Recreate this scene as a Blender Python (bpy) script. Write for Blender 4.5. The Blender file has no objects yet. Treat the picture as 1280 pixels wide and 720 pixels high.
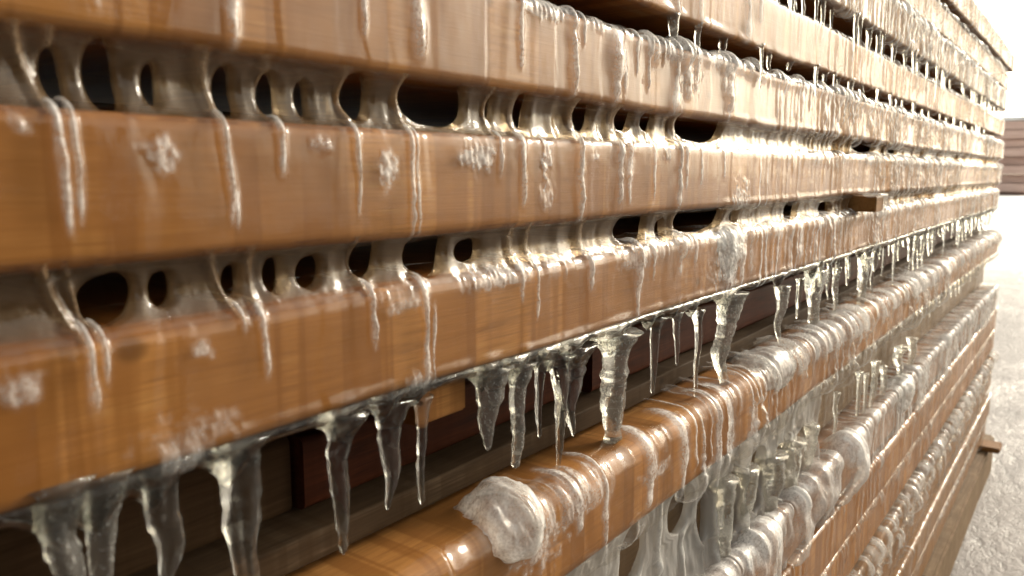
import bpy, bmesh, math, random
import numpy as np

random.seed(11)
rng = np.random.default_rng(11)
SC = bpy.context.scene
COL = SC.collection

# ------------------------------------------------------------------ camera frame (also used to read points off the board faces)
FPX, VX, VY, DIST = 996.0, 1380.0, 216.0, 0.28
PHI = math.atan((360 - VY) / FPX)
PSI = math.atan((VX - 640) / FPX * math.cos(PHI))
CF = np.array([math.cos(PHI) * math.cos(PSI), math.cos(PHI) * math.sin(PSI), -math.sin(PHI)])
CU = np.array([math.sin(PHI) * math.cos(PSI), math.sin(PHI) * math.sin(PSI), math.cos(PHI)])
CR = np.array([math.sin(PSI), -math.cos(PSI), 0.0])


def at(px, py, y=0.0):
    """point of the plane at depth y seen at a photograph position"""
    d = CF + CR * (px - 640) / FPX + CU * (360 - py) / FPX
    k = (y + DIST) / d[1]
    return float(d[0] * k), float(d[2] * k), float(k)


# ------------------------------------------------------------------ small helpers
def tag(o, label=None, cat=None, group=None, kind=None):
    if label: o['label'] = label
    if cat: o['category'] = cat
    if group: o['group'] = group
    if kind: o['kind'] = kind
    return o


def mesh_np(name, V, Q, mat, parent=None, attr=None, smooth=True):
    V = np.asarray(V, np.float32); Q = np.asarray(Q, np.int32)
    me = bpy.data.meshes.new(name)
    me.vertices.add(len(V)); me.vertices.foreach_set('co', V.ravel())
    n = Q.shape[1]
    me.loops.add(Q.size); me.loops.foreach_set('vertex_index', Q.ravel())
    me.polygons.add(len(Q))
    me.polygons.foreach_set('loop_start', np.arange(0, Q.size, n, dtype=np.int32))
    me.polygons.foreach_set('use_smooth', np.full(len(Q), smooth))
    me.update(calc_edges=True)
    if attr is not None:
        a = me.attributes.new('frost', 'FLOAT', 'POINT')
        a.data.foreach_set('value', np.asarray(attr, np.float32))
    me.materials.append(mat)
    o = bpy.data.objects.new(name, me); COL.objects.link(o)
    if parent is not None: o.parent = parent
    return o


def bm_obj(name, bm, mat, parent=None, smooth=False):
    me = bpy.data.meshes.new(name); bm.to_mesh(me); bm.free()
    me.materials.append(mat)
    if smooth:
        for p in me.polygons: p.use_smooth = True
    o = bpy.data.objects.new(name, me); COL.objects.link(o)
    if parent is not None: o.parent = parent
    return o


def grid_faces(nr, nc, off=0, flip=False):
    i = np.arange(nr - 1)[:, None] * nc + np.arange(nc - 1)[None, :]
    q = np.stack([i, i + 1, i + nc + 1, i + nc], -1).reshape(-1, 4) + off
    return q[:, ::-1] if flip else q


def vnoise1(x, seed, freq):
    r = np.random.default_rng(seed).random(4096)
    u = np.asarray(x) * freq + 1000.0
    i = np.floor(u).astype(int); f = u - i; f = f * f * (3 - 2 * f)
    return r[i % 4096] * (1 - f) + r[(i + 1) % 4096] * f - .5


def vnoise2(x, y, seed, fx, fy):
    r = np.random.default_rng(seed).random((512, 512))
    u = x * fx + 300.0; v = y * fy + 300.0
    i = np.floor(u).astype(int); j = np.floor(v).astype(int)
    f = u - i; g = v - j
    f = f * f * (3 - 2 * f); g = g * g * (3 - 2 * g)
    i0 = i % 512; i1 = (i + 1) % 512; j0 = j % 512; j1 = (j + 1) % 512
    return (r[i0, j0] * (1 - f) * (1 - g) + r[i1, j0] * f * (1 - g) + r[i0, j1] * (1 - f) * g + r[i1, j1] * f * g) - .5


def sstep(a, b, x):
    t = np.clip((x - a) / (b - a), 0, 1)
    return t * t * (3 - 2 * t)


# ------------------------------------------------------------------ materials
def new_mat(name):
    m = bpy.data.materials.new(name); m.use_nodes = True
    nt = m.node_tree; nt.nodes.clear()
    out = nt.nodes.new('ShaderNodeOutputMaterial')
    return m, nt, out


def N(nt, t, **kw):
    n = nt.nodes.new(t)
    for k, v in kw.items():
        if k in n.inputs: n.inputs[k].default_value = v
        else: setattr(n, k, v)
    return n


def ramp(nt, fac, stops):
    r = nt.nodes.new('ShaderNodeValToRGB')
    el = r.color_ramp.elements
    while len(el) < len(stops): el.new(.5)
    for e, (p, c) in zip(el, stops):
        e.position = p; e.color = (c[0], c[1], c[2], 1) if hasattr(c, '__len__') else (c, c, c, 1)
    nt.links.new(fac, r.inputs['Fac'])
    return r.outputs['Color']


def mixc(nt, fac, a, b, mode='MIX'):
    m = nt.nodes.new('ShaderNodeMix'); m.data_type = 'RGBA'; m.blend_type = mode
    for s, i in ((fac, 0), (a, 6), (b, 7)):
        if isinstance(s, (int, float)): m.inputs[i].default_value = s
        elif isinstance(s, tuple): m.inputs[i].default_value = (*s, 1)
        else: nt.links.new(s, m.inputs[i])
    return m.outputs[2]


def math_n(nt, op, a, b=0.0, clamp=False):
    m = nt.nodes.new('ShaderNodeMath'); m.operation = op; m.use_clamp = clamp
    for i, s in enumerate((a, b)):
        if isinstance(s, (int, float)): m.inputs[i].default_value = s
        else: nt.links.new(s, m.inputs[i])
    return m.outputs[0]


def noise(nt, vec, scale, detail=3, rough=.55, dist=0.0):
    n = N(nt, 'ShaderNodeTexNoise', Scale=scale, Detail=detail, Roughness=rough, Distortion=dist)
    nt.links.new(vec, n.inputs['Vector'])
    return n.outputs['Fac']


def coords(nt, scale=(1, 1, 1), rand=True):
    tc = nt.nodes.new('ShaderNodeTexCoord')
    src = tc.outputs['Object']
    if rand:
        oi = nt.nodes.new('ShaderNodeObjectInfo')
        cb = nt.nodes.new('ShaderNodeCombineXYZ')
        k = math_n(nt, 'MULTIPLY', oi.outputs['Random'], 37.0)
        nt.links.new(k, cb.inputs[0]); nt.links.new(k, cb.inputs[1]); nt.links.new(k, cb.inputs[2])
        ad = nt.nodes.new('ShaderNodeVectorMath'); ad.operation = 'ADD'
        nt.links.new(src, ad.inputs[0]); nt.links.new(cb.outputs[0], ad.inputs[1])
        src = ad.outputs[0]
    mp = nt.nodes.new('ShaderNodeMapping'); mp.inputs['Scale'].default_value = scale
    nt.links.new(src, mp.inputs['Vector'])
    return mp.outputs['Vector']


def wood_mat(name, dark, mid, light, wet=.8, rough=.5):  # wet sets how strongly the painted light and dark bands show
    m, nt, out = new_mat(name)
    g1 = noise(nt, coords(nt, (1.6, 26, 26)), 5.5, 6, .62, .6)      # growth-ring grain running along the board
    g2 = noise(nt, coords(nt, (5, 160, 160)), 6, 4, .6)             # fine fibres
    c = ramp(nt, g1, [(.26, dark), (.46, mid), (.54, mid), (.8, light)])
    c = mixc(nt, math_n(nt, 'MULTIPLY', ramp(nt, g2, [(.38, 0), (.7, 1)]), .6), c, dark)
    # light and dark bands cast by the ice relief, painted into the wood colour
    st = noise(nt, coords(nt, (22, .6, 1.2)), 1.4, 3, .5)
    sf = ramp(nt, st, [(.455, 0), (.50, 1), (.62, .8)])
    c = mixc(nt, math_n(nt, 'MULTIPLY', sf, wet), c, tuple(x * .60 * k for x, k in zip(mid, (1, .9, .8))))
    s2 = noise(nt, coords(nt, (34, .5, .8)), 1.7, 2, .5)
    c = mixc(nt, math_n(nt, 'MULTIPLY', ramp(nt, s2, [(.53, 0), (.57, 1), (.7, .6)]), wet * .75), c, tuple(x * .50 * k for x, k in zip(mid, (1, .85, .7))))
    s3 = noise(nt, coords(nt, (3, 3, 3)), 3, 4, .6)
    c = mixc(nt, ramp(nt, s3, [(.5, 0), (.75, .55)]), c, dark)
    # knots and dark specks
    kn = nt.nodes.new('ShaderNodeTexVoronoi'); kn.inputs['Scale'].default_value = 16
    nt.links.new(coords(nt, (.7, 1, 1)), kn.inputs['Vector'])
    kf = ramp(nt, kn.outputs['Distance'], [(.0, 1), (.05, .8), (.09, 0)])
    c = mixc(nt, math_n(nt, 'MULTIPLY', kf, .7), c, tuple(x * .35 for x in dark))
    b = N(nt, 'ShaderNodeBsdfPrincipled', Roughness=rough)
    b.inputs['Specular IOR Level'].default_value = .05      # soaked and sealed under ice: hardly any gloss of its own
    nt.links.new(c, b.inputs['Base Color'])
    bp = N(nt, 'ShaderNodeBump', Strength=.35, Distance=.0006)
    nt.links.new(math_n(nt, 'ADD', g1, math_n(nt, 'MULTIPLY', g2, .6)), bp.inputs['Height'])
    nt.links.new(bp.outputs[0], b.inputs['Normal'])
    nt.links.new(b.outputs[0], out.inputs[0])
    return m


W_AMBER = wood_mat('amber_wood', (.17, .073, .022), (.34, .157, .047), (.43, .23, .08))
W_RED = wood_mat('red_brown_wood', (.012, .006, .004), (.075, .021, .009), (.15, .045, .018), .3, .6)  # this dark because the gap's shade is put into the colour
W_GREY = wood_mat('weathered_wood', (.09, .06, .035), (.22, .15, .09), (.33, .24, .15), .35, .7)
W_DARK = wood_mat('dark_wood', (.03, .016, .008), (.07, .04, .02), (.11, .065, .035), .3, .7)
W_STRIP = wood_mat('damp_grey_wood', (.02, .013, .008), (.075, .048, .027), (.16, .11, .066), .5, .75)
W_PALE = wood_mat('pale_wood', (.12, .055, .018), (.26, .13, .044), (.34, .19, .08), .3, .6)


def ice_film_mat(name, frost_gain=1.0, rough=.05, tint=(.97, .96, .94), frost_min=0.0, bump=.12, white=(.78, .77, .75), refl=.22, base=.035):
    """clear ice skin: lets the wood through, mirrors the sky by Fresnel, whitens for trapped air and painted highlights"""
    m, nt, out = new_mat(name)
    at_ = N(nt, 'ShaderNodeAttribute', attribute_name='frost')
    n1 = noise(nt, coords(nt, (1, 1, .45)), 150, 4, .6)
    n2 = noise(nt, coords(nt, (1, 1, 1)), 520, 2, .5)
    bp = N(nt, 'ShaderNodeBump', Strength=bump, Distance=.0012)
    nt.links.new(math_n(nt, 'ADD', n1, math_n(nt, 'MULTIPLY', n2, math_n(nt, 'MULTIPLY', at_.outputs['Fac'], .9))), bp.inputs['Height'])
    lw = N(nt, 'ShaderNodeLayerWeight', Blend=.5); nt.links.new(bp.outputs[0], lw.inputs['Normal'])
    fr = math_n(nt, 'ADD', base, math_n(nt, 'MULTIPLY', math_n(nt, 'POWER', lw.outputs['Facing'], 5.0), refl), True)
    g1 = N(nt, 'ShaderNodeBsdfGlossy', Roughness=rough); nt.links.new(bp.outputs[0], g1.inputs['Normal'])
    g2 = N(nt, 'ShaderNodeBsdfGlossy', Roughness=.18); nt.links.new(bp.outputs[0], g2.inputs['Normal'])
    gl = N(nt, 'ShaderNodeMixShader', Fac=.35); nt.links.new(g1.outputs[0], gl.inputs[1]); nt.links.new(g2.outputs[0], gl.inputs[2])
    tr = N(nt, 'ShaderNodeBsdfTransparent'); tr.inputs[0].default_value = (*tint, 1)
    df = N(nt, 'ShaderNodeBsdfDiffuse'); df.inputs[0].default_value = (*white, 1)
    nt.links.new(bp.outputs[0], df.inputs['Normal'])
    tl = N(nt, 'ShaderNodeBsdfTranslucent'); tl.inputs[0].default_value = (*white, 1)
    wh = N(nt, 'ShaderNodeMixShader', Fac=.35); nt.links.new(df.outputs[0], wh.inputs[1]); nt.links.new(tl.outputs[0], wh.inputs[2])
    ff = math_n(nt, 'MULTIPLY', at_.outputs['Fac'], ramp(nt, math_n(nt, 'ADD', math_n(nt, 'MULTIPLY', n1, .6), math_n(nt, 'MULTIPLY', n2, .4)), [(.38, .25), (.62, 1.0)]))
    ff = math_n(nt, 'ADD', math_n(nt, 'MULTIPLY', ff, frost_gain), frost_min, True)
    a = nt.nodes.new('ShaderNodeMixShader'); nt.links.new(ff, a.inputs[0]); nt.links.new(tr.outputs[0], a.inputs[1]); nt.links.new(wh.outputs[0], a.inputs[2])
    b = nt.nodes.new('ShaderNodeMixShader'); nt.links.new(fr, b.inputs[0]); nt.links.new(a.outputs[0], b.inputs[1]); nt.links.new(gl.outputs[0], b.inputs[2])
    nt.links.new(b.outputs[0], out.inputs[0])
    return m


def ice_glass_mat(name, milk=.08, tint=(.93, .93, .88), bubbles=.5, rough=.02, clear=.25):
    """solid ice: refracting, with a little trapped air"""
    m, nt, out = new_mat(name)
    n1 = noise(nt, coords(nt, (1, 1, .35)), 170, 3, .6)
    n2 = noise(nt, coords(nt, (1, 1, .6)), 420, 3, .65)
    bp = N(nt, 'ShaderNodeBump', Strength=.25, Distance=.0012); nt.links.new(n1, bp.inputs['Height'])
    g = N(nt, 'ShaderNodeBsdfGlass', Roughness=rough, IOR=1.31); g.inputs[0].default_value = (*tint, 1)
    nt.links.new(bp.outputs[0], g.inputs['Normal'])
    tr = N(nt, 'ShaderNodeBsdfTransparent'); tr.inputs[0].default_value = (*tint, 1)
    a = N(nt, 'ShaderNodeMixShader', Fac=clear); nt.links.new(g.outputs[0], a.inputs[1]); nt.links.new(tr.outputs[0], a.inputs[2])
    df = N(nt, 'ShaderNodeBsdfDiffuse'); df.inputs[0].default_value = (.72, .70, .66, 1); nt.links.new(bp.outputs[0], df.inputs['Normal'])
    tl = N(nt, 'ShaderNodeBsdfTranslucent'); tl.inputs[0].default_value = (.72, .70, .66, 1)
    wh = N(nt, 'ShaderNodeMixShader', Fac=.5); nt.links.new(df.outputs[0], wh.inputs[1]); nt.links.new(tl.outputs[0], wh.inputs[2])
    ff = math_n(nt, 'ADD', milk, math_n(nt, 'MULTIPLY', ramp(nt, n2, [(.56, 0), (.68, 1)]), bubbles), True)
    b = nt.nodes.new('ShaderNodeMixShader'); nt.links.new(ff, b.inputs[0]); nt.links.new(a.outputs[0], b.inputs[1]); nt.links.new(wh.outputs[0], b.inputs[2])
    nt.links.new(b.outputs[0], out.inputs[0])
    return m


ICE_FILM = ice_film_mat('ice_film')
ICE_THIN = ice_film_mat('thin_ice', 1.0, .12, refl=.12, base=.012)
ICE_MILKY = ice_film_mat('milky_ice', 1.0, .12, frost_min=.22)
ICE_CLEAR = ice_glass_mat('clear_ice', .015, (.95, .95, .93), .10, .02, .25)
ICE_WEB = ice_film_mat('web_ice', 1.0, .06, (.88, .78, .63), .17, .45, (.34, .23, .135), .5)
ICE_CURTAIN = ice_film_mat('curtain_ice', 1.0, .08, (.80, .77, .72), .3, .8)
ICE_CLOUDY = ice_glass_mat('cloudy_ice', .10, (.95, .95, .92), .4, .04, .25)


ICE_LUMP = ice_film_mat('frosted_ice', .75, .15, (.9, .89, .86), .16, .5, (.86, .85, .83))


def ground_mat():
    m, nt, out = new_mat('slushy_ground')
    a = noise(nt, coords(nt, (1, 1, 1), False), 1.6, 6, .6, .4)
    b = noise(nt, coords(nt, (1.0, 2.4, 1), False), 14, 6, .65, .5)
    c = noise(nt, coords(nt, (1, 1, 1), False), 70, 4, .6)
    mixv = math_n(nt, 'ADD', math_n(nt, 'MULTIPLY', a, .45), math_n(nt, 'ADD', math_n(nt, 'MULTIPLY', b, .45), math_n(nt, 'MULTIPLY', c, .2)))
    col = ramp(nt, mixv, [(.40, (.03, .024, .021)), (.48, (.075, .062, .056)), (.60, (.22, .20, .19))])
    sx = nt.nodes.new('ShaderNodeSeparateXYZ'); nt.links.new(coords(nt, (1, 1, 1), False), sx.inputs[0])
    far = math_n(nt, 'ADD', math_n(nt, 'MULTIPLY', sx.outputs[0], .12), math_n(nt, 'MULTIPLY', a, 1.2))  # paler with distance: far snow, with glare painted into the colour
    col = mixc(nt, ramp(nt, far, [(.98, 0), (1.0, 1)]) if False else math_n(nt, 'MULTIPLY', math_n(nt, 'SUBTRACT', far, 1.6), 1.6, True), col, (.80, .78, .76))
    p = N(nt, 'ShaderNodeBsdfPrincipled'); nt.links.new(col, p.inputs['Base Color'])
    nt.links.new(ramp(nt, mixv, [(.4, .3), (.6, .75)]), p.inputs['Roughness'])
    bp = N(nt, 'ShaderNodeBump', Strength=.8, Distance=.03); nt.links.new(mixv, bp.inputs['Height'])
    nt.links.new(bp.outputs[0], p.inputs['Normal']); nt.links.new(p.outputs[0], out.inputs[0])
    return m


def plain_mat(name, c1, c2, scale=4, rough=.8, stretch=(1, 1, 1)):
    m, nt, out = new_mat(name)
    n = noise(nt, coords(nt, stretch), scale, 5, .6)
    p = N(nt, 'ShaderNodeBsdfPrincipled', Roughness=rough)
    nt.links.new(ramp(nt, n, [(.35, c1), (.65, c2)]), p.inputs['Base Color'])
    bp = N(nt, 'ShaderNodeBump', Strength=.4, Distance=.02); nt.links.new(n, bp.inputs['Height'])
    nt.links.new(bp.outputs[0], p.inputs['Normal']); nt.links.new(p.outputs[0], out.inputs[0])
    return m


# ------------------------------------------------------------------ boards and their ice
X0, X1 = -.7, 3.13


def xgrid(fine):
    parts = [np.arange(X0, .05, .006), np.arange(.05, .75, .0008 * fine), np.arange(.75, 1.6, .0011 * fine), np.arange(1.6, X1 + .02, .0018 * fine)]
    return np.concatenate(parts)


def profile(yf, zt, zb, r=.004, ledge=.06, under=.022, nf=22):
    """rows over the visible edge of a board: top ledge, rounded edge, face, rounded edge, underside -> y, z, ny, nz, v"""
    rows = []
    H = zt - zb
    for y in np.linspace(ledge, r, 9)[:-1]: rows.append((yf + y, zt, 0, 1, -(y - r) / H - .05))
    for a in np.linspace(0, 90, 7)[:-1]:
        a = math.radians(a); rows.append((yf + r - r * math.sin(a), zt - r + r * math.cos(a), -math.sin(a), math.cos(a), -.05 + .1 * a / 1.571))
    for k in np.linspace(0, 1, nf)[:-1]: rows.append((yf, zt - r - k * (H - 2 * r), -1, 0, .05 + .9 * k))
    for a in np.linspace(0, 90, 7)[:-1]:
        a = math.radians(a); rows.append((yf + r - r * math.cos(a), zb + r - r * math.sin(a), -math.cos(a), -math.sin(a), .95 + .1 * a / 1.571))
    for y in np.linspace(r, under, 4): rows.append((yf + y, zb, 0, -1, 1.05 + (y - r) / H))
    return np.array(rows)


def wood_board(name, yf, zt, zb, mat, x0=None, x1=None, depth=.42, seed=0, r=.004):
    x0 = X0 if x0 is None else x0; x1 = X1 if x1 is None else x1
    pts = [(yf + depth, zt), (yf + .05, zt)]
    for a in np.linspace(0, 90, 5): a = math.radians(a); pts.append((yf + r - r * math.sin(a), zt - r + r * math.cos(a)))
    for k in (.25, .5, .75): pts.append((yf, zt - r - k * (zt - zb - 2 * r)))
    for a in np.linspace(0, 90, 5): a = math.radians(a); pts.append((yf + r - r * math.cos(a), zb + r - r * math.sin(a)))
    pts += [(yf + .05, zb), (yf + depth, zb)]
    P = np.array(pts); n = len(P)
    xs = np.linspace(x0, x1, 320)
    wy = vnoise1(xs, 900 + seed, 1.3) * .003; wz = vnoise1(xs, 950 + seed, 1.1) * .003 + vnoise1(xs, 970 + seed, 7) * .0026
    V = np.zeros((len(xs), n, 3)); V[:, :, 0] = xs[:, None]; V[:, :, 1] = P[None, :, 0] + wy[:, None]; V[:, :, 2] = P[None, :, 1] + wz[:, None]
    q = []
    for i in range(len(xs) - 1):
        for j in range(n):
            a = i * n + j; b = i * n + (j + 1) % n
            q.append((a, b, b + n, a + n))
    bm = bmesh.new()
    vs = [bm.verts.new(v) for v in V.reshape(-1, 3)]
    for f in q: bm.faces.new([vs[i] for i in f])
    bm.faces.new([vs[j] for j in range(n)][::-1]); bm.faces.new([vs[(len(xs) - 1) * n + j] for j in range(n)])
    bmesh.ops.recalc_face_normals(bm, faces=bm.faces)
    o = bm_obj(name, bm, mat)
    for p in o.data.polygons: p.use_smooth = len(p.vertices) == 4
    try: o.data.set_sharp_from_angle(angle=math.radians(50))
    except Exception: pass
    return o


def ridge(x, a=.002, w=.002, v0=-.4, v1=1.1, slant=0., soft=False, frost=.25):
    return dict(x=x, a=a, w=w, v0=v0, v1=v1, slant=slant, soft=soft, frost=frost, seed=int(rng.integers(1, 4000)))


def dense(xa, xb, lo=.005, hi=.013, amin=.0012, amax=.004, seed=1, v1lo=.6, frost=.85):  # ridges whitened by painted sky highlights besides trapped air
    r = np.random.default_rng(seed); out = []; x = xa
    while x < xb:
        w = r.uniform(.0022, .0052)
        ramp_ = min(1., .35 + (x - xa) / .35); mod = float(np.clip(1 + 1.5 * vnoise1(np.array([x]), seed + 77, 9)[0] + .9 * vnoise1(np.array([x]), seed + 78, 30)[0], .15, 1.9))
        out.append(ridge(x, r.uniform(amin, amax) * ramp_ * mod, w * (.6 + .4 * mod), -1.0 if r.random() < .7 else .0, r.uniform(.2, 1.2) if r.random() < .55 else 1.5, r.uniform(-.0025, .0025), False, frost * min(1.2, mod) * r.uniform(.4, 1.2)))
        x += r.uniform(lo, hi) * (1.6 - .6 * ramp_)
    return out


def clumps(xa, xb, seed, lo=.01, hi=.05, a=.006, v1=.35, frost=.8):
    r = np.random.default_rng(seed); out = []; x = xa
    while x < xb:
        for k in range(r.integers(1, 5)):
            out.append(ridge(x, a * r.uniform(.3, 1.2), r.uniform(.002, .007), -1.0, r.uniform(.05, v1), r.uniform(-.003, .003), r.random() < .5, frost * r.uniform(.2, 1)))
            x += r.uniform(.004, .011)
        x += r.uniform(lo, hi)
    return out


def ice_coat(parent, yf, zt, zb, ridges, patches=(), seed=0, fine=1.0, mat=None, base=.0012, shelf=.0016, topfrost=.3, topstart=.6,
             lip=.002, lipstart=.5, pillows=None, nf=22, r=.004, frost0=0.0, name='ice_coating', lump=1.0):
    xs = xgrid(fine); P = profile(yf, zt, zb, r=r, nf=nf)
    y, z, ny, nz, v = P.T
    X, Vv = np.meshgrid(xs, v)                          # rows x cols
    H = zt - zb
    Zc = Vv * H
    # broad frozen sheets with stepped edges
    wob = vnoise2(X, Zc, 30 + seed, 18, 30) * .008
    st = np.zeros_like(X)
    rs = np.random.default_rng(700 + seed)
    xk = X0
    while xk < X1:
        e = rs.uniform(.0012, .004); s = rs.uniform(-1, 1)
        c0 = int(np.searchsorted(xs, xk - .02))
        st[:, c0:] += s * sstep(-e, e, X[:, c0:] + wob[:, c0:] - xk)
        xk += rs.uniform(.012, .045)
    st = st - (np.convolve(st[20], np.ones(81) / 81, 'same'))[None, :]
    h = base + shelf * (.5 + .5 * np.tanh(st)) + vnoise2(X, Zc, 60 + seed, 40, 22) * .0009 * lump + vnoise2(X, Zc, 90 + seed, 130, 75) * .00022 * lump
    ft = np.full_like(X, frost0)
    # ridges
    R = np.zeros_like(h)
    for q in ridges:
        c0 = np.searchsorted(xs, q['x'] - 6 * q['w'] - .006 - abs(q['slant'])); c1 = np.searchsorted(xs, q['x'] + 6 * q['w'] + .006 + abs(q['slant']))
        if c1 - c0 < 2: continue
        xx = X[:, c0:c1]; vv = Vv[:, c0:c1]
        m = vnoise1(vv[:, 0], q['seed'], 2.2) * .0022 + vnoise1(vv[:, 0], q['seed'] + 9, 6) * .0006
        cx = q['x'] + q['slant'] * vv + m[:, None]
        amp = q['a'] * (1 + .9 * vnoise1(vv[:, 0], q['seed'] + 5, 3.0) + .5 * vnoise1(vv[:, 0], q['seed'] + 7, 11) + .22 * vnoise1(vv[:, 0], q['seed'] + 8, 27))[:, None]
        wid = q['w'] * (1 + .8 * vnoise1(vv[:, 0], q['seed'] + 3, 2.5) + .4 * vnoise1(vv[:, 0], q['seed'] + 4, 7))[:, None]
        fade = sstep(q['v0'] - .12, q['v0'] + .12, vv) * (1 - sstep(q['v1'] - .16, q['v1'] + .06, vv))
        d = (xx - cx) / wid
        g = np.exp(-d * d * 1.2) if q['soft'] else np.sqrt(np.clip(1 - d * d * .55, 0, 1))
        g = g * amp * fade
        R[:, c0:c1] = np.maximum(R[:, c0:c1], g)
        ft[:, c0:c1] = np.maximum(ft[:, c0:c1], q['frost'] * np.exp(-d * d * 2.2) * fade)
    h = h + R
    # ice gathering on the upper edge and under the lower edge
    tx = sstep(topstart - .12, topstart + .25, X)
    top = np.exp(-((Vv + .02) / .16) ** 2)
    h += tx * top * .0024 * np.clip(.8 + 1.6 * vnoise2(X, Zc, 120 + seed, 70, 30) + 1.2 * vnoise2(X, Zc, 121 + seed, 22, 5), 0, 2.5)
    ft = np.maximum(ft, tx * topfrost * np.exp(-((Vv + .05) / .22) ** 2) * np.clip(.6 + 1.2 * vnoise2(X, Zc, 140 + seed, 90, 40) + 1.0 * vnoise2(X, Zc, 141 + seed, 25, 10), 0, 1.2))
    lx = sstep(lipstart - .1, lipstart + .1, X)
    h += lx * lip * np.exp(-((Vv - 1.03) / .08) ** 2) * (1 + 1.6 * vnoise1(xs, 160 + seed, 60)[None, :] )
    # air-filled frost patches
    for (px_, pz_, rx, rz, amt) in patches:
        d = np.hypot((X - px_) / rx, (zt - Zc - pz_) / rz) + vnoise2(X, Zc, 200 + seed, 160, 160) * .9 + vnoise2(X, Zc, 201 + seed, 420, 420) * .6
        k = 1 - sstep(.35, 1.15, d)
        ft = np.maximum(ft, k * amt)
        h += k * (.0006 + vnoise2(X, Zc, 230 + seed, 420, 420) * .0016)
    if pillows:
        pa, pb, wl, amp = pillows
        pw = sstep(pa - .03, pa + .04, X) * (1 - sstep(pb - .1, pb + .1, X))
        shape = np.clip(np.sin(np.clip((Vv + .45) / 1.55, 0, 1) * math.pi), 0, 1) ** .6
        bump = np.zeros_like(X); rp = np.random.default_rng(seed + 71); xp = pa - .05
        while xp < pb + .1:
            ww = rp.uniform(.022, .058); ha = rp.uniform(.3, 1.35) * (rp.random() > .2); dv = rp.uniform(-.4, .3)
            d = np.hypot((X - xp - .012 * Vv * rp.uniform(-.3, 1.4) - .004 * vnoise1(v, 370 + int(xp * 999), 2)[:, None]) / ww, np.clip(np.abs(Vv - .35 - dv) - .25, 0, 9) / .75) + vnoise2(X, Zc, 350 + seed, 34, 34) * .45 + vnoise2(X, Zc, 351 + seed, 90, 90) * .18
            bump = np.maximum(bump, ha * np.sqrt(np.clip(1 - d * d, 0, 1)))
            xp += ww * rp.uniform(1.35, 2.1)
        h += pw * shape * amp * (.10 + 1.0 * bump) * (1 + .5 * vnoise2(X, Zc, 320 + seed, 12, 10)) + pw * vnoise2(X, Zc, 330 + seed, 90, 60) * .006 + pw * vnoise2(X, Zc, 332 + seed, 38, 30) * .008 + pw * vnoise2(X, Zc, 331 + seed, 260, 260) * .0012
        ft = np.maximum(ft, pw * shape * np.clip(.15 + .5 * bump + 1.3 * vnoise2(X, Zc, 340 + seed, 50, 40), 0, 1))
    # run out into the wood at the borders
    h = np.maximum(h, .0003)
    endv = (1 - sstep(v[0] * .75, v[0], v)) * (1 - sstep(v[-1] - .12, v[-1], v))
    h = h * endv[:, None] - .0008 * (1 - endv[:, None])
    wy = vnoise1(xs, 900 + seed, 1.3) * .003; wz = vnoise1(xs, 950 + seed, 1.1) * .003 + vnoise1(xs, 970 + seed, 7) * .0026
    V = np.stack([X, y[:, None] + ny[:, None] * h + wy[None, :], z[:, None] + nz[:, None] * h + wz[None, :]], -1)
    return mesh_np(name, V.reshape(-1, 3), grid_faces(len(v), len(xs)), mat or ICE_FILM, parent, np.clip(ft, 0, 1).ravel())


def ice_skirt(parent, yf, zb, xa, xb, tips, mat, seed=0, front=-.0025, back=.014, dx=.0012, d0=.0022, name='ice_skirt'):
    """continuous scalloped fringe of ice under the lower edge of a board; tips = (x, depth, width)"""
    xs = np.arange(xa, xb, dx)
    d = d0 * (1 + 1.2 * vnoise1(xs, 500 + seed, 45)) + .005 * np.clip(vnoise1(xs, 505 + seed, 14) + .1, 0, 1) + .0008 * vnoise1(xs, 501 + seed, 160)
    for (x, a, w) in tips: d = np.maximum(d, d * .4 + a * np.exp(-np.abs((xs - x) / w) ** 1.25))
    d = np.maximum(d * sstep(xa, xa + .12, xs), .0004)
    wob = .0022 * vnoise1(xs, 503 + seed, 60) + .001 * vnoise1(xs, 504 + seed, 140)
    m = 14; th = np.linspace(0, math.pi, m)
    yc = yf + (front + back) / 2; hw = (back - front) / 2
    taper = np.clip(.35 + .65 * np.exp(-d / .012), .2, 1)
    wy = vnoise1(xs, 900 + seed, 1.3) * .003; wz = vnoise1(xs, 950 + seed, 1.1) * .003 + vnoise1(xs, 970 + seed, 7) * .0026
    V = np.zeros((len(xs), m + 1, 3)); V[:, :, 0] = xs[:, None]
    V[:, :m, 1] = (yc + wob + wy)[:, None] - (hw * np.cos(th))[None, :] * (taper[:, None] ** np.sin(th)[None, :])
    V[:, :m, 2] = zb + .003 + wz[:, None] - np.sin(th)[None, :] ** .7 * (d + .003)[:, None]
    V[:, m, 1] = yc; V[:, m, 2] = zb + .0035
    n = m + 1; q = []
    i = np.arange(len(xs) - 1)[:, None] * n; j = np.arange(n)[None, :]; j2 = (j + 1) % n
    Q = np.stack([i + j, i + n + j, i + n + j2, i + j2], -1).reshape(-1, 4)
    o = mesh_np(name, V.reshape(-1, 3), Q, mat, parent)
    bm = bmesh.new(); bm.from_mesh(o.data); bmesh.ops.recalc_face_normals(bm, faces=bm.faces); bm.to_mesh(o.data); bm.free()
    return o


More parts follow.
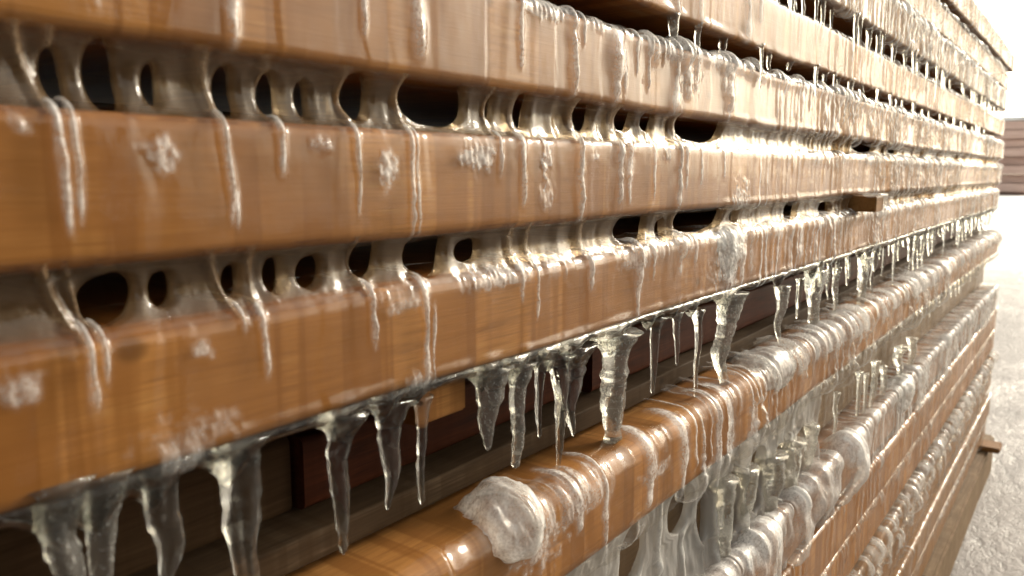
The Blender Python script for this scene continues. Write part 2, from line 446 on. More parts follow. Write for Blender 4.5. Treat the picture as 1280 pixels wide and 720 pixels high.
def mound(name, yf, zt, zb, x0, v0, rx_, rv, amp, mat, label, seed, r=.004, cat='ice lump'):
    """lump of ice grown onto the edge of a board"""
    P = profile(yf, zt, zb, r=r, ledge=.06, nf=40); y, z, ny, nz, v = P.T
    k = np.linspace(0, len(v) - 1, len(v) * 3); ii = np.arange(len(v))
    y, z, ny, nz, v = (np.interp(k, ii, a) for a in (y, z, ny, nz, v))
    for _ in range(14): ny[1:-1] = (ny[:-2] + ny[2:]) / 2; nz[1:-1] = (nz[:-2] + nz[2:]) / 2
    L_ = np.hypot(ny, nz); ny /= L_; nz /= L_
    xs = np.linspace(x0 - rx_ * 1.5, x0 + rx_ * 1.5, 150)
    X, Vv = np.meshgrid(xs, v); H = zt - zb
    Zc = np.repeat(np.concatenate([[0], np.cumsum(np.hypot(np.diff(y), np.diff(z)))])[:, None], len(xs), 1)
    d = np.hypot((X - x0) / rx_, (Vv - v0) / rv) + vnoise2(X, Zc, seed, 55, 55) * .30 + vnoise2(X, Zc, seed + 1, 140, 140) * .22
    h = amp * np.clip(1 - d * d, 0, 1) ** .7 * (1 + .3 * vnoise2(X, Zc, seed + 2, 60, 60)) + vnoise2(X, Zc, seed + 3, 420, 420) * .0010 + vnoise2(X, Zc, seed + 4, 140, 140) * .0018 - .0008
    keep = d < 1.15
    h = np.where(d > 1.0, np.minimum(h, .0008) - (d - 1.0) * .006, h)
    V = np.stack([X, y[:, None] + ny[:, None] * h, z[:, None] + nz[:, None] * h], -1)
    Q = grid_faces(len(v), len(xs)); Q = Q[keep.ravel()[Q].all(1)]
    use = np.unique(Q); mp = np.zeros(X.size, int); mp[use] = np.arange(len(use))
    ft = np.clip(.35 + .9 * vnoise2(X, Zc, seed + 5, 80, 80) + .6 * vnoise2(X, Zc, seed + 6, 200, 200) + .5 * d, 0, 1)
    o = mesh_np(name, V.reshape(-1, 3)[use], mp[Q], mat, None, ft.ravel()[use])
    return tag(o, label, cat)


GR_B = 'sawn boards of the frozen timber stack'
BOARDS = {}


def board(key, yf, zt, zb, label, mat=None, seed=0, coat=None, **kw):
    o = wood_board('timber_board', yf, zt, zb, mat or W_AMBER, seed=seed, **kw)
    tag(o, label, 'board', GR_B)
    if coat is not None: ice_coat(o, yf, zt, zb, seed=seed, r=kw.get('r', .004), **coat)
    BOARDS[key] = (yf, zt, zb)
    return o


def rx(px, py, yf=0.): return at(px, py, yf)[0]


def face_patch(px, py, wpx, hpx, amt, yf=0.):
    x, z, k = at(px, py, yf)
    xl = at(px - wpx / 2, py, yf)[0]; xr = at(px + wpx / 2, py, yf)[0]
    return (x, z, (xr - xl) / 2, hpx / 2 * k / FPX, amt)


def drips(spec, yf, zt, zb, top=-.06):
    """(px, py of the start, py of the end, width in px, height mm, lean m)"""
    out = []
    for (px, p0, p1, wpx, amm, lean) in spec:
        x, z0, k = at(px, p0, yf); z1 = at(px, p1, yf)[1]
        H = zt - zb
        xl = at(px - wpx / 2, p0, yf)[0]; xr = at(px + wpx / 2, p0, yf)[0]
        v0 = (zt - z0) / H; v1 = (zt - z1) / H
        out.append(ridge(x, amm / 1000 * 1.3, max(.0009, (xr - xl) / 2 * .95), v0 if v0 > .15 else top, v1 if v1 < .93 else 1.0, lean, True, 1.2))  # white core paints the drip's reflected highlight into the ice colour
    return out


# --- board A : cut off by the top edge of the photograph
A = (0., .099, .045)
dA = drips([(285, -40, 62, 16, 1.6, .001), (450, -40, 56, 12, 1.5, .001), (518, -40, 84, 18, 2.2, .001), (648, 5, 95, 8, 1.4, .001),
            (715, 10, 140, 12, 2.6, .001), (728, 20, 60, 6, 1.3, 0), (769, 35, 140, 14, 2.6, 0), (778, 60, 120, 6, 1.5, .001), (793, 45, 95, 6, 1.4, .001),
            (808, 50, 118, 6, 1.6, .001), (843, 60, 140, 12, 1.8, .001), (858, 60, 130, 8, 1.4, .002), (868, 60, 120, 6, 1.4, .002), (905, 62, 120, 7, 1.7, .002), (912, 65, 160, 10, 2.2, .0)], *A)
A_R = dA + clumps(.55, 3.1, 66, .01, .06, .004, .4, .9) + dense(.84, 3.1, .007, .016, .0014, .0042, 21)
board('A', *A, 'amber sawn board under glossy ice, cut by the top left of the photo', seed=1, r=.006,
      coat=dict(ridges=A_R, patches=[face_patch(680, 8, 90, 26, .8), face_patch(845, 60, 70, 26, .8), face_patch(860, 95, 30, 60, .5), face_patch(120, 18, 10, 10, .4), face_patch(745, 30, 18, 16, .7)],
                topfrost=.8, topstart=.45, lipstart=.7))
# --- board B
B = (0., .022, -.0325)
dB = drips([(62, 120, 300, 14, 2.0, .003), (84, 150, 285, 12, 1.6, .001), (275, 140, 285, 13, 2.2, .002), (292, 240, 290, 7, 1.2, 0), (347, 150, 215, 10, 1.3, .001),
            (441, 140, 275, 9, 2.0, .001), (508, 145, 300, 9, 2.2, .0006), (518, 150, 300, 5, 1.1, 0), (622, 150, 222, 8, 1.3, .001), (650, 150, 262, 9, 2.0, .001),
            (722, 160, 300, 10, 2.6, .001), (772, 165, 262, 12, 2.6, 0), (786, 170, 262, 7, 1.6, 0), (817, 170, 255, 5, 1., 0), (848, 165, 262, 9, 2.2, 0), (857, 175, 240, 5, 1.2, 0), (875, 185, 235, 4, .9, 0), (905, 185, 225, 4, 1., 0)], *B)
B_R = dB + dense(.80, 3.1, .008, .018, .0014, .0042, 22)
board('B', *B, 'amber sawn board between the two rows of dark holes in the ice', seed=2, r=.006,
      coat=dict(ridges=B_R, patches=[face_patch(203, 192, 40, 56, .8), face_patch(481, 200, 28, 62, 1), face_patch(598, 192, 44, 52, .85), face_patch(680, 193, 14, 48, .9), face_patch(20, 145, 30, 20, .4),
                                     face_patch(398, 172, 26, 22, .5), face_patch(742, 190, 10, 10, .8), face_patch(833, 190, 14, 18, .8), face_patch(682, 250, 20, 50, .4), face_patch(925, 250, 22, 50, .6), face_patch(180, 172, 40, 12, .4)],
                topfrost=.8, topstart=.85, lipstart=.7))
# --- board C
C = (0., -.056, -.114)
dC = drips([(104, 410, 512, 13, 2.4, .004), (125, 420, 470, 7, 1.4, .003), (300, 385, 400, 8, 1.8, .004), (328, 395, 475, 10, 1.6, .001), (462, 360, 440, 8, 1.8, .002), (530, 355, 500, 9, 2.0, .0006), (540, 380, 500, 5, 1., 0),
            (650, 330, 372, 8, 1.6, .002), (668, 335, 400, 7, 1.4, .001), (735, 318, 360, 10, 2.4, .002), (796, 310, 420, 12, 2.4, 0), (815, 305, 350, 6, 1.2, .001), (848, 300, 345, 6, 1.3, .001), (868, 300, 330, 5, 1.2, .001), (925, 300, 370, 12, 2.2, .001), (910, 290, 380, 14, 2.2, .001)], *C, top=-.6)
C_R = dC + [ridge(rx(px, py), a * .4, w, .97, 1.5, 0, True, .05) for (px, py, a, w) in ((78, 612, .004, .008), (128, 604, .004, .008), (200, 588, .004, .008), (296, 562, .005, .010), (360, 550, .002, .02), (432, 526, .005, .009), (488, 512, .004, .007), (527, 505, .004, .006), (614, 468, .005, .010), (655, 462, .005, .009), (700, 452, .005, .010), (724, 440, .005, .009), (772, 424, .006, .012), (822, 403, .004, .007), (846, 396, .003, .005), (872, 392, .004, .006), (912, 372, .006, .012), (978, 362, .005, .009), (1020, 342, .005, .011))] + clumps(.42, 3.1, 67, .02, .09, .003, .3, .8) + dense(.78, 3.1, .008, .017, .0014, .004, 23)
board('C', *C, 'thick amber board with clear icicles hanging along its lower edge', seed=3, r=.008,
      coat=dict(ridges=C_R, patches=[face_patch(20, 472, 62, 62, .6), face_patch(252, 428, 36, 34, .75), face_patch(240, 560, 120, 90, .35), face_patch(600, 345, 60, 26, .7), face_patch(640, 335, 70, 26, .75), face_patch(505, 372, 60, 24, .5),
                                     face_patch(522, 490, 34, 26, .8), face_patch(910, 320, 46, 80, .75), face_patch(790, 320, 40, 26, .7), face_patch(760, 440, 50, 30, .5)],
                topfrost=.75, topstart=.45, lip=.0018, lipstart=.1))
# --- board D
D = (-.012, -.203, -.272)
dD = drips([(655, 610, 700, 14, 2.2, .001), (710, 600, 660, 16, 2., .002), (745, 585, 720, 10, 1.5, .001), (800, 560, 640, 12, 2.2, .002), (845, 530, 640, 10, 1.8, .001), (890, 500, 620, 12, 2.4, .001), (930, 490, 600, 14, 3., .001), (905, 500, 580, 10, 2, .001)], *D, top=-.2)
board('D', *D, 'amber board with a wet dark top ledge below the largest icicles', seed=4, r=.014,
      coat=dict(ridges=dD + clumps(.66, 3.1, 65, .02, .09, .007, .5, .9) + dense(.62, 3.1, .008, .02, .002, .006, 24, .5, .6), patches=[face_patch(672, 650, 70, 120, .6, -.012), face_patch(720, 605, 60, 30, .6, -.012), face_patch(790, 690, 40, 80, .5, -.012), face_patch(810, 575, 40, 26, .6, -.012)],
                topfrost=1.0, topstart=.72, lip=.004, lipstart=.3, base=.004, shelf=.0036, lump=5))
# --- boards under D
board('E', .022, -.292, -.372, 'greyish set-back board between the icicle row and the white ice pillows', W_GREY, seed=5,
      coat=dict(ridges=dense(.5, 3.1, .02, .05, .001, .003, 25, .4, .3), fine=1.5, nf=14))
board('F', -.02, -.380, -.448, 'board buried under white pillow-like ice bulges', W_AMBER, seed=6,
      coat=dict(ridges=dense(1.25, 3.1, .008, .018, .002, .006, 26, .6, .8), pillows=(.45, 1.25, .042, .018), mat=ICE_MILKY, topfrost=1, topstart=.4, base=.002, nf=20, lump=2))
board('G', -.025, -.456, -.526, 'streaky orange board just below the white ice pillows', W_AMBER, seed=7,
      coat=dict(ridges=clumps(.8, 3.1, 61, .06, .2, .004) + dense(.6, 3.1, .009, .022, .0012, .003, 27, .5, .3), fine=1.4, nf=14, topfrost=.2, topstart=1.2))
board('H', -.019, -.537, -.606, 'streaky orange board second below the white ice pillows', W_AMBER, seed=8, x1=3.19,
      coat=dict(ridges=clumps(.8, 3.1, 62, .04, .16, .004) + dense(.6, 3.1, .009, .022, .0012, .003, 28, .5, .3), fine=1.4, nf=14, topfrost=.2, topstart=1.2))
board('I', -.027, -.618, -.669, 'thin lower board with a ragged band of grey ice along it', W_PALE, seed=9,
      coat=dict(ridges=clumps(1.2, 3.1, 63, .005, .04, .011, .9, .9) + dense(.9, 3.1, .01, .022, .001, .004, 29, .5, .5), fine=1.5, nf=12, topfrost=.8, topstart=1.3))
board('J', -.021, -.682, -.743, 'low board with a bright strip of ice on its upper edge', W_PALE, seed=10, x1=3.2,
      coat=dict(ridges=clumps(1.2, 3.1, 64, .01, .08, .009, .5, .9) + dense(1.2, 3.1, .012, .03, .001, .003, 30, .5, .4), fine=1.6, nf=12, topfrost=.35, topstart=1.6))
board('K', -.029, -.757, -.826, 'second lowest board of the frozen stack', W_PALE, seed=11,
      coat=dict(ridges=dense(1.4, 3.1, .014, .03, .001, .003, 31, .5, .4), fine=1.8, nf=12, topfrost=.3, topstart=1.8))
board('L', -.024, -.839, -.906, 'lowest board of the frozen stack, just above the skid beam', W_PALE, seed=12,
      coat=dict(ridges=dense(1.6, 3.1, .02, .04, .001, .002, 32, .5, .3), fine=2.0, nf=10, topfrost=.6, topstart=2.0))
# --- boards above A
board('U1', 0., .172, .121, 'board with a dark underside just above the top amber one, upper right', W_AMBER, seed=13,
      coat=dict(mat=ICE_THIN, ridges=drips([(845, -30, 20, 8, 1.6, 0), (873, -20, 30, 8, 1.4, 0), (933, -10, 70, 9, 1.8, 0), (948, -10, 30, 6, 1.2, .001)], 0., .172, .121) + dense(.9, 3.1, .012, .03, .001, .0032, 33, .5, .5), fine=1.2, nf=16, topfrost=.4, topstart=1.3))
board('U2', 0., .260, .204, 'upper board whose face is almost hidden by white ice ridges', W_PALE, seed=14, x1=3.17,
      coat=dict(ridges=dense(.6, 3.1, .007, .014, .002, .0045, 34, .5, .8), fine=1.2, nf=16, topfrost=1, topstart=.8, frost0=.15))
board('U3', .004, .324, .274, 'pinkish upper board under a dark gap, second from the stack top', W_PALE, seed=15, x1=3.21,
      coat=dict(mat=ICE_THIN, ridges=clumps(1.0, 3.1, 71, .01, .06, .004, .6, .8) + dense(.9, 3.1, .015, .04, .001, .003, 35, .5, .7), fine=1.6, nf=12, topfrost=.3, topstart=1.3))
board('U4', -.004, .395, .340, 'topmost board of the stack against the bright sky', W_PALE, seed=16, x1=3.25,
      coat=dict(mat=ICE_THIN, ridges=clumps(1.0, 3.1, 72, .01, .06, .004, .6, .8) + dense(.9, 3.1, .015, .05, .001, .003, 36, .5, .7), fine=1.8, nf=10, topfrost=.4, topstart=1.6))

# --- set-back boards between C and D, and further filling pieces; gap shade painted into the red and black ones
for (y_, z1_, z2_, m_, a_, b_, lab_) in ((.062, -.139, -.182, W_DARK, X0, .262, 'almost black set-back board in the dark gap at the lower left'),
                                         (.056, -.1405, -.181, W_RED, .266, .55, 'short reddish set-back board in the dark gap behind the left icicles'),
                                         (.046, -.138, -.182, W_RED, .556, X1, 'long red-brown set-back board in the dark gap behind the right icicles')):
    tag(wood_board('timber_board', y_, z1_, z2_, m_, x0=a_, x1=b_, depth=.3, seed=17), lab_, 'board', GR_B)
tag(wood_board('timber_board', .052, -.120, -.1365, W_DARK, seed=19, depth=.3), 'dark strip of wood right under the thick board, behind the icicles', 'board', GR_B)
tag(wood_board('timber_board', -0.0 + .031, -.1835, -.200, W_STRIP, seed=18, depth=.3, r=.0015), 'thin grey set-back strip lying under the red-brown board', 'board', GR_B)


def box_bm(x0, x1, y0, y1, z0, z1, bev=.002, bm=None):
    bm = bm or bmesh.new()
    g = bmesh.ops.create_cube(bm, size=1)
    for v in g['verts']:
        v.co.x = x0 + (v.co.x + .5) * (x1 - x0); v.co.y = y0 + (v.co.y + .5) * (y1 - y0); v.co.z = z0 + (v.co.z + .5) * (z1 - z0)
    es = list({e for v in g['verts'] for e in v.link_edges})
    if bev: bmesh.ops.bevel(bm, geom=es, offset=bev, segments=2, affect='EDGES')
    return bm


# spacer blocks
xa = at(536, 500, .014)[0]; xb = at(580, 500, .014)[0]
o = bm_obj('spacer_block', box_bm(xa - .012, xb, .012, .4, -.1385, -.1165, .0015), W_AMBER)
tag(o, 'small orange spacer block end showing in the dark gap under the thick board', 'spacer block')
bx0, bx1 = 1.20, 1.245
o = bm_obj('spacer_block', box_bm(bx0, bx1, -.028, .35, -.0545, -.0325, .0015), W_PALE)
tag(o, 'spacer block sticking out of the stack, white ice along its top edge', 'spacer block')


def tube(name, pts, rad, mat, parent=None, seg=12, ell=1.0, seed=0, attr=None):
    """a closed lumpy tube along a polyline"""
    pts = np.array(pts, float); n = len(pts)
    rad = np.broadcast_to(np.asarray(rad, float), (n,))
    T = np.gradient(pts, axis=0); T /= np.linalg.norm(T, axis=1)[:, None]
    ref = np.array([0, 1, 0]) if abs(T[n // 2][1]) < .8 else np.array([1, 0, 0])
    A_ = np.cross(T, ref); A_ /= np.linalg.norm(A_, axis=1)[:, None]; B_ = np.cross(T, A_)
    th = np.linspace(0, 2 * np.pi, seg, endpoint=False)
    V = pts[:, None, :] + rad[:, None, None] * (np.cos(th)[None, :, None] * A_[:, None, :] + ell * np.sin(th)[None, :, None] * B_[:, None, :])
    V = V.reshape(-1, 3); q = []
    for i in range(n - 1):
        for j in range(seg):
            q.append((i * seg + j, i * seg + (j + 1) % seg, (i + 1) * seg + (j + 1) % seg, (i + 1) * seg + j))
    bm = bmesh.new(); vs = [bm.verts.new(v) for v in V]
    for f in q: bm.faces.new([vs[i] for i in f])
    bm.faces.new(vs[:seg][::-1]); bm.faces.new(vs[-seg:])
    bmesh.ops.recalc_face_normals(bm, faces=bm.faces)
    return bm_obj(name, bm, mat, parent, True)


hk = tube('ice_rim', [(bx0 - .001, -.010, -.0295), (bx0, -.020, -.0315), (bx0 + .004, -.0285, -.0315), (bx0 + .018, -.0295, -.0318), (bx1, -.030, -.0318), (bx1 + .002, -.0305, -.040), (bx1 + .002, -.030, -.0545)],
          [.0025, .0036, .0032, .0034, .0036, .003, .0024], ICE_MILKY, o, 12)

# strips added to stop light leaking through the gaps, seen only dimly
for (zl, zh, lab) in ((.0265, .041, 'long lath added against stray light deep inside the upper row of ice holes'), (-.0525, -.034, 'long lath added against stray light deep inside the lower row of ice holes')):
    tag(bm_obj('light_blocker', box_bm(X0, X1, .2, .24, zl, zh), W_DARK), lab, 'blocker')
for (zl, zh, lab) in ((.1035, .1175, 'long lath added against stray light in the dark gap under the upper right board'), (.2625, .2715, 'long lath added against stray light in the narrow gap under the pinkish board'),
                      (-.2895, -.2745, 'long lath added against stray light in the gap behind the hanging ice slabs')):
    tag(bm_obj('light_blocker', box_bm(X0, X1, .14, .18, zl, zh), W_DARK), lab, 'blocker')
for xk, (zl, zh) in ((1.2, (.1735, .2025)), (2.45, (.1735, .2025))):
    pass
tag(bm_obj('light_blocker', box_bm(X0, X1, .10, .14, .1745, .2015), W_DARK), 'long lath added against stray light in the gap behind the upper row of white icicles', 'blocker')
tag(bm_obj('light_blocker', box_bm(X0, X1, .10, .14, .3265, .3375), W_DARK), 'long lath added against stray light in the gap under the topmost board', 'blocker')


# ------------------------------------------------------------------ ice bridging the gaps, with holes
def ice_web(label, z_top, z_bot, holes, ridges, x_from, x_to, seed, rec=.007, thick=.006, y0=0., rough=1.0, mat=None, extra=()):
    """one frozen sheet between two boards: holes = (x, half width, centre v, half height v, lean)"""
    nv = 26
    vs = np.linspace(0, 1, nv)
    ztop, zbot = z_top + .003, z_bot - .003
    holes = sorted(holes)
    merged = []
    for h in holes:
        if merged and h[0] - h[1] < merged[-1][0] + merged[-1][1] + .0022: continue
        merged.append(h)
    holes = merged
    hw = []
    for (x, a, vc, b, lean) in holes:
        u = (vs - vc) / b
        w = a * np.clip(1 - np.abs(u) ** 2.3, 0, 1) ** (1 / 2.3); w[np.abs(u) >= 1] = 0
        hw.append((x + lean * (vs - vc), w))
    lines = [(np.full(nv, x_from), np.full(nv, 0.))] + hw + [(np.full(nv, x_to), np.full(nv, 0.))]
    rid = [(q['x'] + q['slant'], q['a'], q['w'], 0.) for q in ridges if q['v1'] > 1.2] + [(q['x'], q['a'], q['w'], -q['slant'] * 3) for q in extra if q['v0'] < .2]
    rxs = np.array([q[0] for q in rid]) if rid else np.zeros(0)
    bm = bmesh.new()
    fl = bm.verts.layers.float.new('frost')
    for i in range(len(lines) - 1):
        xl = lines[i][0] + lines[i][1]; xr = lines[i + 1][0] - lines[i + 1][1]
        wmin = float(np.max(xr - xl))
        step = .0011 if xl[0] < 1.0 else .0022
        nu = int(np.clip(wmin / step, 8, 420))
        u = np.linspace(0, 1, nu); u = .5 - .5 * np.cos(math.pi * u) if nu < 60 else u
        Xg = xl[:, None] + (xr - xl)[:, None] * u[None, :]
        Vg = np.repeat(vs[:, None], nu, 1)
        de_l = Xg - xl[:, None]; de_r = xr[:, None] - Xg
        def rnd(de, w):
            r = np.minimum(.0034, .0002 + w * 1.4)[:, None]
            t = np.clip(1 - de / r, 0, 1)
            return r * (1 - np.sqrt(1 - t * t * .999))
        back = rnd(de_l, lines[i][1]) + rnd(de_r, lines[i + 1][1])
        yb = y0 + .001 + rec * np.sin(np.pi * np.clip(Vg, 0, 1)) ** .75
        rr = np.zeros_like(Xg); fz = np.zeros_like(Xg)
        for (rx_, a, w, sl) in rid:
            if rx_ < Xg.min() - .01 or rx_ > Xg.max() + .01: continue
            d = (Xg - rx_ - sl * (1 - Vg)) / (w * 1.05)
            rr = np.maximum(rr, np.sqrt(np.clip(1 - d * d * .55, 0, 1)) * a)
            fz = np.maximum(fz, .6 * np.exp(-d * d * 2))  # carries the painted drip highlights on across the web
        vz = Vg * (z_top - z_bot)
        lump = rough * (vnoise2(Xg, vz, 400 + seed, 70, 70) * .004 + vnoise2(Xg, vz, 402 + seed, 130, 22) * .0030 + vnoise2(Xg, vz, 420 + seed, 240, 160) * .0010)
        Yf = yb + back - rr * .9 + lump
        Yb = yb + thick + vnoise2(Xg, vz, 440 + seed, 60, 90) * .003
        Yb = np.maximum(Yb, Yf + .0012)
        Zg = ztop + (zbot - ztop) * Vg
        front = [[bm.verts.new((Xg[k, j], Yf[k, j], Zg[k, j])) for j in range(nu)] for k in range(nv)]
        for k in range(nv):
            for j in range(nu): front[k][j][fl] = fz[k, j]
        bk = [[bm.verts.new((Xg[k, j], Yb[k, j], Zg[k, j])) for j in range(nu)] for k in range(nv)]
        for k in range(nv - 1):
            for j in range(nu - 1):
                bm.faces.new((front[k][j], front[k + 1][j], front[k + 1][j + 1], front[k][j + 1]))
                bm.faces.new((bk[k][j], bk[k][j + 1], bk[k + 1][j + 1], bk[k + 1][j]))
            for (j, w) in ((0, lines[i][1]), (nu - 1, lines[i + 1][1])):
                if w[k] > 0 or w[k + 1] > 0:
                    f = (front[k][j], bk[k][j], bk[k + 1][j], front[k + 1][j])
                    bm.faces.new(f if j == 0 else f[::-1])
    bmesh.ops.remove_doubles(bm, verts=bm.verts, dist=.00004)
    bmesh.ops.recalc_face_normals(bm, faces=bm.faces)
    o = bm_obj('ice_web', bm, mat or ICE_WEB, None, True)
    tag(o, label, 'ice', 'ice webs frozen across the gaps')
    return o


def hole_px(specs, z_top, z_bot, y=.008):
    out = []
    for (px, py, w, h, lean) in specs:
        x, z, k = at(px, py, y)
        xl = at(px - w / 2, py, y)[0]; xr = at(px + w / 2, py, y)[0]
        g = z_top - z_bot
        out.append((x, (xr - xl) / 2, min(.78, max(.22, (z_top - z) / g)), min(.47, h / 2 * k / FPX / g), lean))
    return out


def rand_holes(xa, xb, seed, lo, hi, p=.5):
    r = np.random.default_rng(seed); out = []; x = xa
    while x < xb:
        out.append((x, r.uniform(.002, .007), r.uniform(.4, .65), r.uniform(.15, .38), 0.))
        x += r.uniform(lo, hi)
    return out


hAB = hole_px([(68, 97, 30, 62, .003), (128, 97, 42, 72, .002), (190, 106, 20, 44, 0), (281, 115, 28, 52, 0), (335, 120, 26, 48, 0), (379, 125, 17, 40, 0), (443, 122, 40, 46, -.001), (540, 128, 88, 52, .004),
               (612, 137, 10, 26, 0), (650, 140, 18, 36, 0), (725, 144, 28, 36, 0), (777, 150, 26, 26, .001), (808, 154, 16, 20, 0), (872, 160, 62, 34, .001), (1080, 184, 28, 14, 0), (1114, 188, 16, 12, 0)], A[2], B[1])
hBC = hole_px([(135, 372, 70, 52, -.004), (204, 361, 30, 38, 0), (291, 350, 24, 34, 0), (342, 343, 22, 38, 0), (388, 339, 32, 34, -.002), (455, 323, 34, 42, -.001), (531, 315, 48, 56, 0), (586, 313, 30, 24, -.002),
               (788, 284, 38, 38, -.001), (825, 286, 10, 22, 0), (872, 272, 62, 32, -.002), (915, 270, 10, 14, 0), (988, 262, 16, 20, 0), (1030, 260, 14, 14, 0)], B[2], C[1])
ice_web('clear ice web with dark holes in the upper gap, above the middle amber board', A[2], B[1], hAB + rand_holes(1.55, 3.05, 5, .05, .16), A_R, -.15, 3.11, 1, extra=dB, rough=.5)
ice_web('clear ice web with dark holes in the lower gap, below the middle amber board', B[2], C[1], hBC + rand_holes(1.35, 3.05, 6, .05, .2), B_R, -.15, 3.11, 2, extra=dC, rough=.45)


hDF = hole_px([(800, 690, 30, 80, .0), (856, 640, 26, 60, -.003), (886, 650, 12, 60, 0), (922, 625, 16, 80, .003), (950, 600, 18, 80, 0), (978, 585, 18, 70, -.003), (1004, 565, 18, 60, 0)], D[2], -.376, -.008)
ice_web('cloudy ice curtain hanging from the ledge board in front of the grey set-back board', D[2], -.376, hDF, dense(.55, 1.0, .02, .04, .003, .007, 44, .9), .3, 1.06, 3, rec=.004, thick=.008, y0=-.008, rough=1.3, mat=ICE_CURTAIN)


# ------------------------------------------------------------------ icicles
def icicle(x, y, z, L, w, label, group='icicles hanging from the boards', mat=None, seed=0, curve=(0, 0), flat=.75, tip=.12, flare=1.35, foot=0., knob=0., name='icicle', seg=20):
    n = max(14, min(60, int(L / .0016)))
    r = np.random.default_rng(seed + 5000)
    s = np.linspace(0, 1, n)
    prof = (1 - s) ** .75 * (1 - tip) + tip
    prof = prof * (1 + (flare - 1) * np.exp(-s / .09))
    prof = prof * (1 + .22 * vnoise1(s, seed + 50, 5) + .18 * vnoise1(s, seed + 51, 13) + .14 * vnoise1(s, seed + 52, 26))
    if foot: prof = prof + foot * np.exp(-((1 - s) / .06))
    else:
        k = s > .955; prof = prof * np.where(k, np.sqrt(np.clip(1 - ((s - .955) / .0455) ** 2, 0.0, 1)), 1)
    if knob: prof = prof + knob * np.exp(-((s - .93) / .035) ** 2) * (s < .985)
    R = w / 2 * prof
    cx = curve[0] * s ** 1.6 * L + vnoise1(s, seed + 60, 3.0) * w * .35
    cy = curve[1] * s ** 1.6 * L + vnoise1(s, seed + 61, 3.0) * w * .3
    cx -= cx[0]; cy -= cy[0]
    th = np.linspace(0, 2 * np.pi, seg, endpoint=False)
    ang = 1 + .13 * np.sin(2 * th + r.uniform(0, 6))[None, :] + .10 * np.sin(3 * th[None, :] + 3.5 * s[:, None] + r.uniform(0, 6)) + .05 * np.sin(5 * th[None, :] - 5 * s[:, None])
    V = np.zeros((n, seg, 3))
    V[:, :, 0] = cx[:, None] + R[:, None] * (1 + .25 * np.exp(-s * L / .006))[:, None] * ang * np.cos(th)[None, :]
    V[:, :, 1] = cy[:, None] + R[:, None] * ang * np.sin(th)[None, :] * flat
    V[:, :, 2] = (-s * L)[:, None]
    bm = bmesh.new(); vs = [[bm.verts.new(p) for p in row] for row in V]
    for i in range(n - 1):
        for j in range(seg):
            bm.faces.new((vs[i][j], vs[i + 1][j], vs[i + 1][(j + 1) % seg], vs[i][(j + 1) % seg]))
    bm.faces.new(vs[0]); bm.faces.new(vs[-1][::-1])
    bmesh.ops.recalc_face_normals(bm, faces=bm.faces)
    o = bm_obj(name, bm, mat or ICE_CLEAR, None, True)
    o.location = (x, y, z)
    return tag(o, label, 'icicle', group)


def icicle_px(px, py0, py1, wpx, label, y=.006, **kw):
    x, z, k = at(px, py0, y); z1 = at(px, py1, y)[1]
    xl = at(px - wpx / 2, py0, y)[0]; xr = at(px + wpx / 2, py0, y)[0]
    w = (xr - xl)
    # foreshortened width -> keep the pictured width for a roughly round icicle
    w = min(w, wpx * k / FPX * 1.15)
    return icicle(x, y, z + .004, z + .004 - z1, w, label, seed=int(px), **kw)


G1 = 'icicles hanging below the thick amber board'
ic = lambda *a, **k: icicle_px(*a, group=G1, **k)
ic(78, 612, 790, 60, 'lumpy cloudy ice mass hanging at the lower left corner', mat=ICE_CLOUDY, tip=.4)
ic(128, 604, 760, 52, 'cloudy icicle beside the lumpy ice mass at the lower left', mat=ICE_CLOUDY, tip=.3)
ic(200, 588, 745, 46, 'dark clear icicle between the lower left ice mass and the broad blade', tip=.25)
ic(296, 562, 760, 50, 'broad blade-like clear icicle, largest of the lower left', tip=.3, flare=1.25)
ic(432, 526, 690, 40, 'tapering clear icicle with a bright left rim over the red-brown board', tip=.1, flare=1.5, knob=.12)
ic(488, 512, 638, 30, 'shorter pointed clear icicle, left of a close pair over the red-brown board', tip=.12)
ic(527, 505, 632, 19, 'slim straight clear icicle, right of a close pair over the red-brown board', tip=.3)
ic(614, 468, 566, 40, 'short broad icicle just right of the orange spacer block', tip=.1, flare=1.3, mat=ICE_CLOUDY)
ic(651, 462, 586, 28, 'bubbly icicle whose tip meets the frosted ice lump', mat=ICE_CLOUDY, tip=.4)
ic(676, 458, 548, 13, 'needle-thin icicle just right of the bubbly one', tip=.3)
ic(697, 452, 592, 22, 'long wavy icicle, left half of the twin reaching the wet ledge', tip=.12, flare=1.5)
ic(722, 440, 545, 34, 'wide flat icicle, right half of the twin over the wet ledge', tip=.12, flare=1.3)
ic(772, 424, 548, 44, 'thick bubbly ice column standing on the wet ledge', mat=ICE_CLOUDY, tip=.5, foot=.12, flare=1.5)
ic(820, 403, 490, 13, 'thin white-rimmed icicle right of the thick bubbly column', tip=.3, flare=2.4)
ic(846, 396, 456, 9, 'shortest thin icicle between the thick column and the twisted one', tip=.35, flare=2.)
ic(872, 392, 495, 12, 'long thin straight icicle left of the twisted one', tip=.45, flare=1.8)
ic(912, 372, 478, 34, 'twisted cloudy icicle curling left to the ledge of the board below', mat=ICE_CLOUDY, tip=.25, flare=1.2, curve=(-.10, 0))
ic(978, 362, 428, 16, 'pointed icicle right of the twisted one, above white ice', tip=.15, mat=ICE_CLOUDY)
ic(1000, 352, 398, 8, 'small thin icicle between two cloudy ones on the right', tip=.35)
ic(1020, 342, 424, 24, 'broad cloudy icicle reaching the white ice in the right half', tip=.35, mat=ICE_CLOUDY, foot=.15)
ic(1046, 338, 398, 10, 'narrow icicle right of the broad cloudy one', tip=.3, mat=ICE_CLOUDY)
ic(1079, 325, 404, 13, 'straight white icicle standing before a dark gap on the right', tip=.4, mat=ICE_CLOUDY)
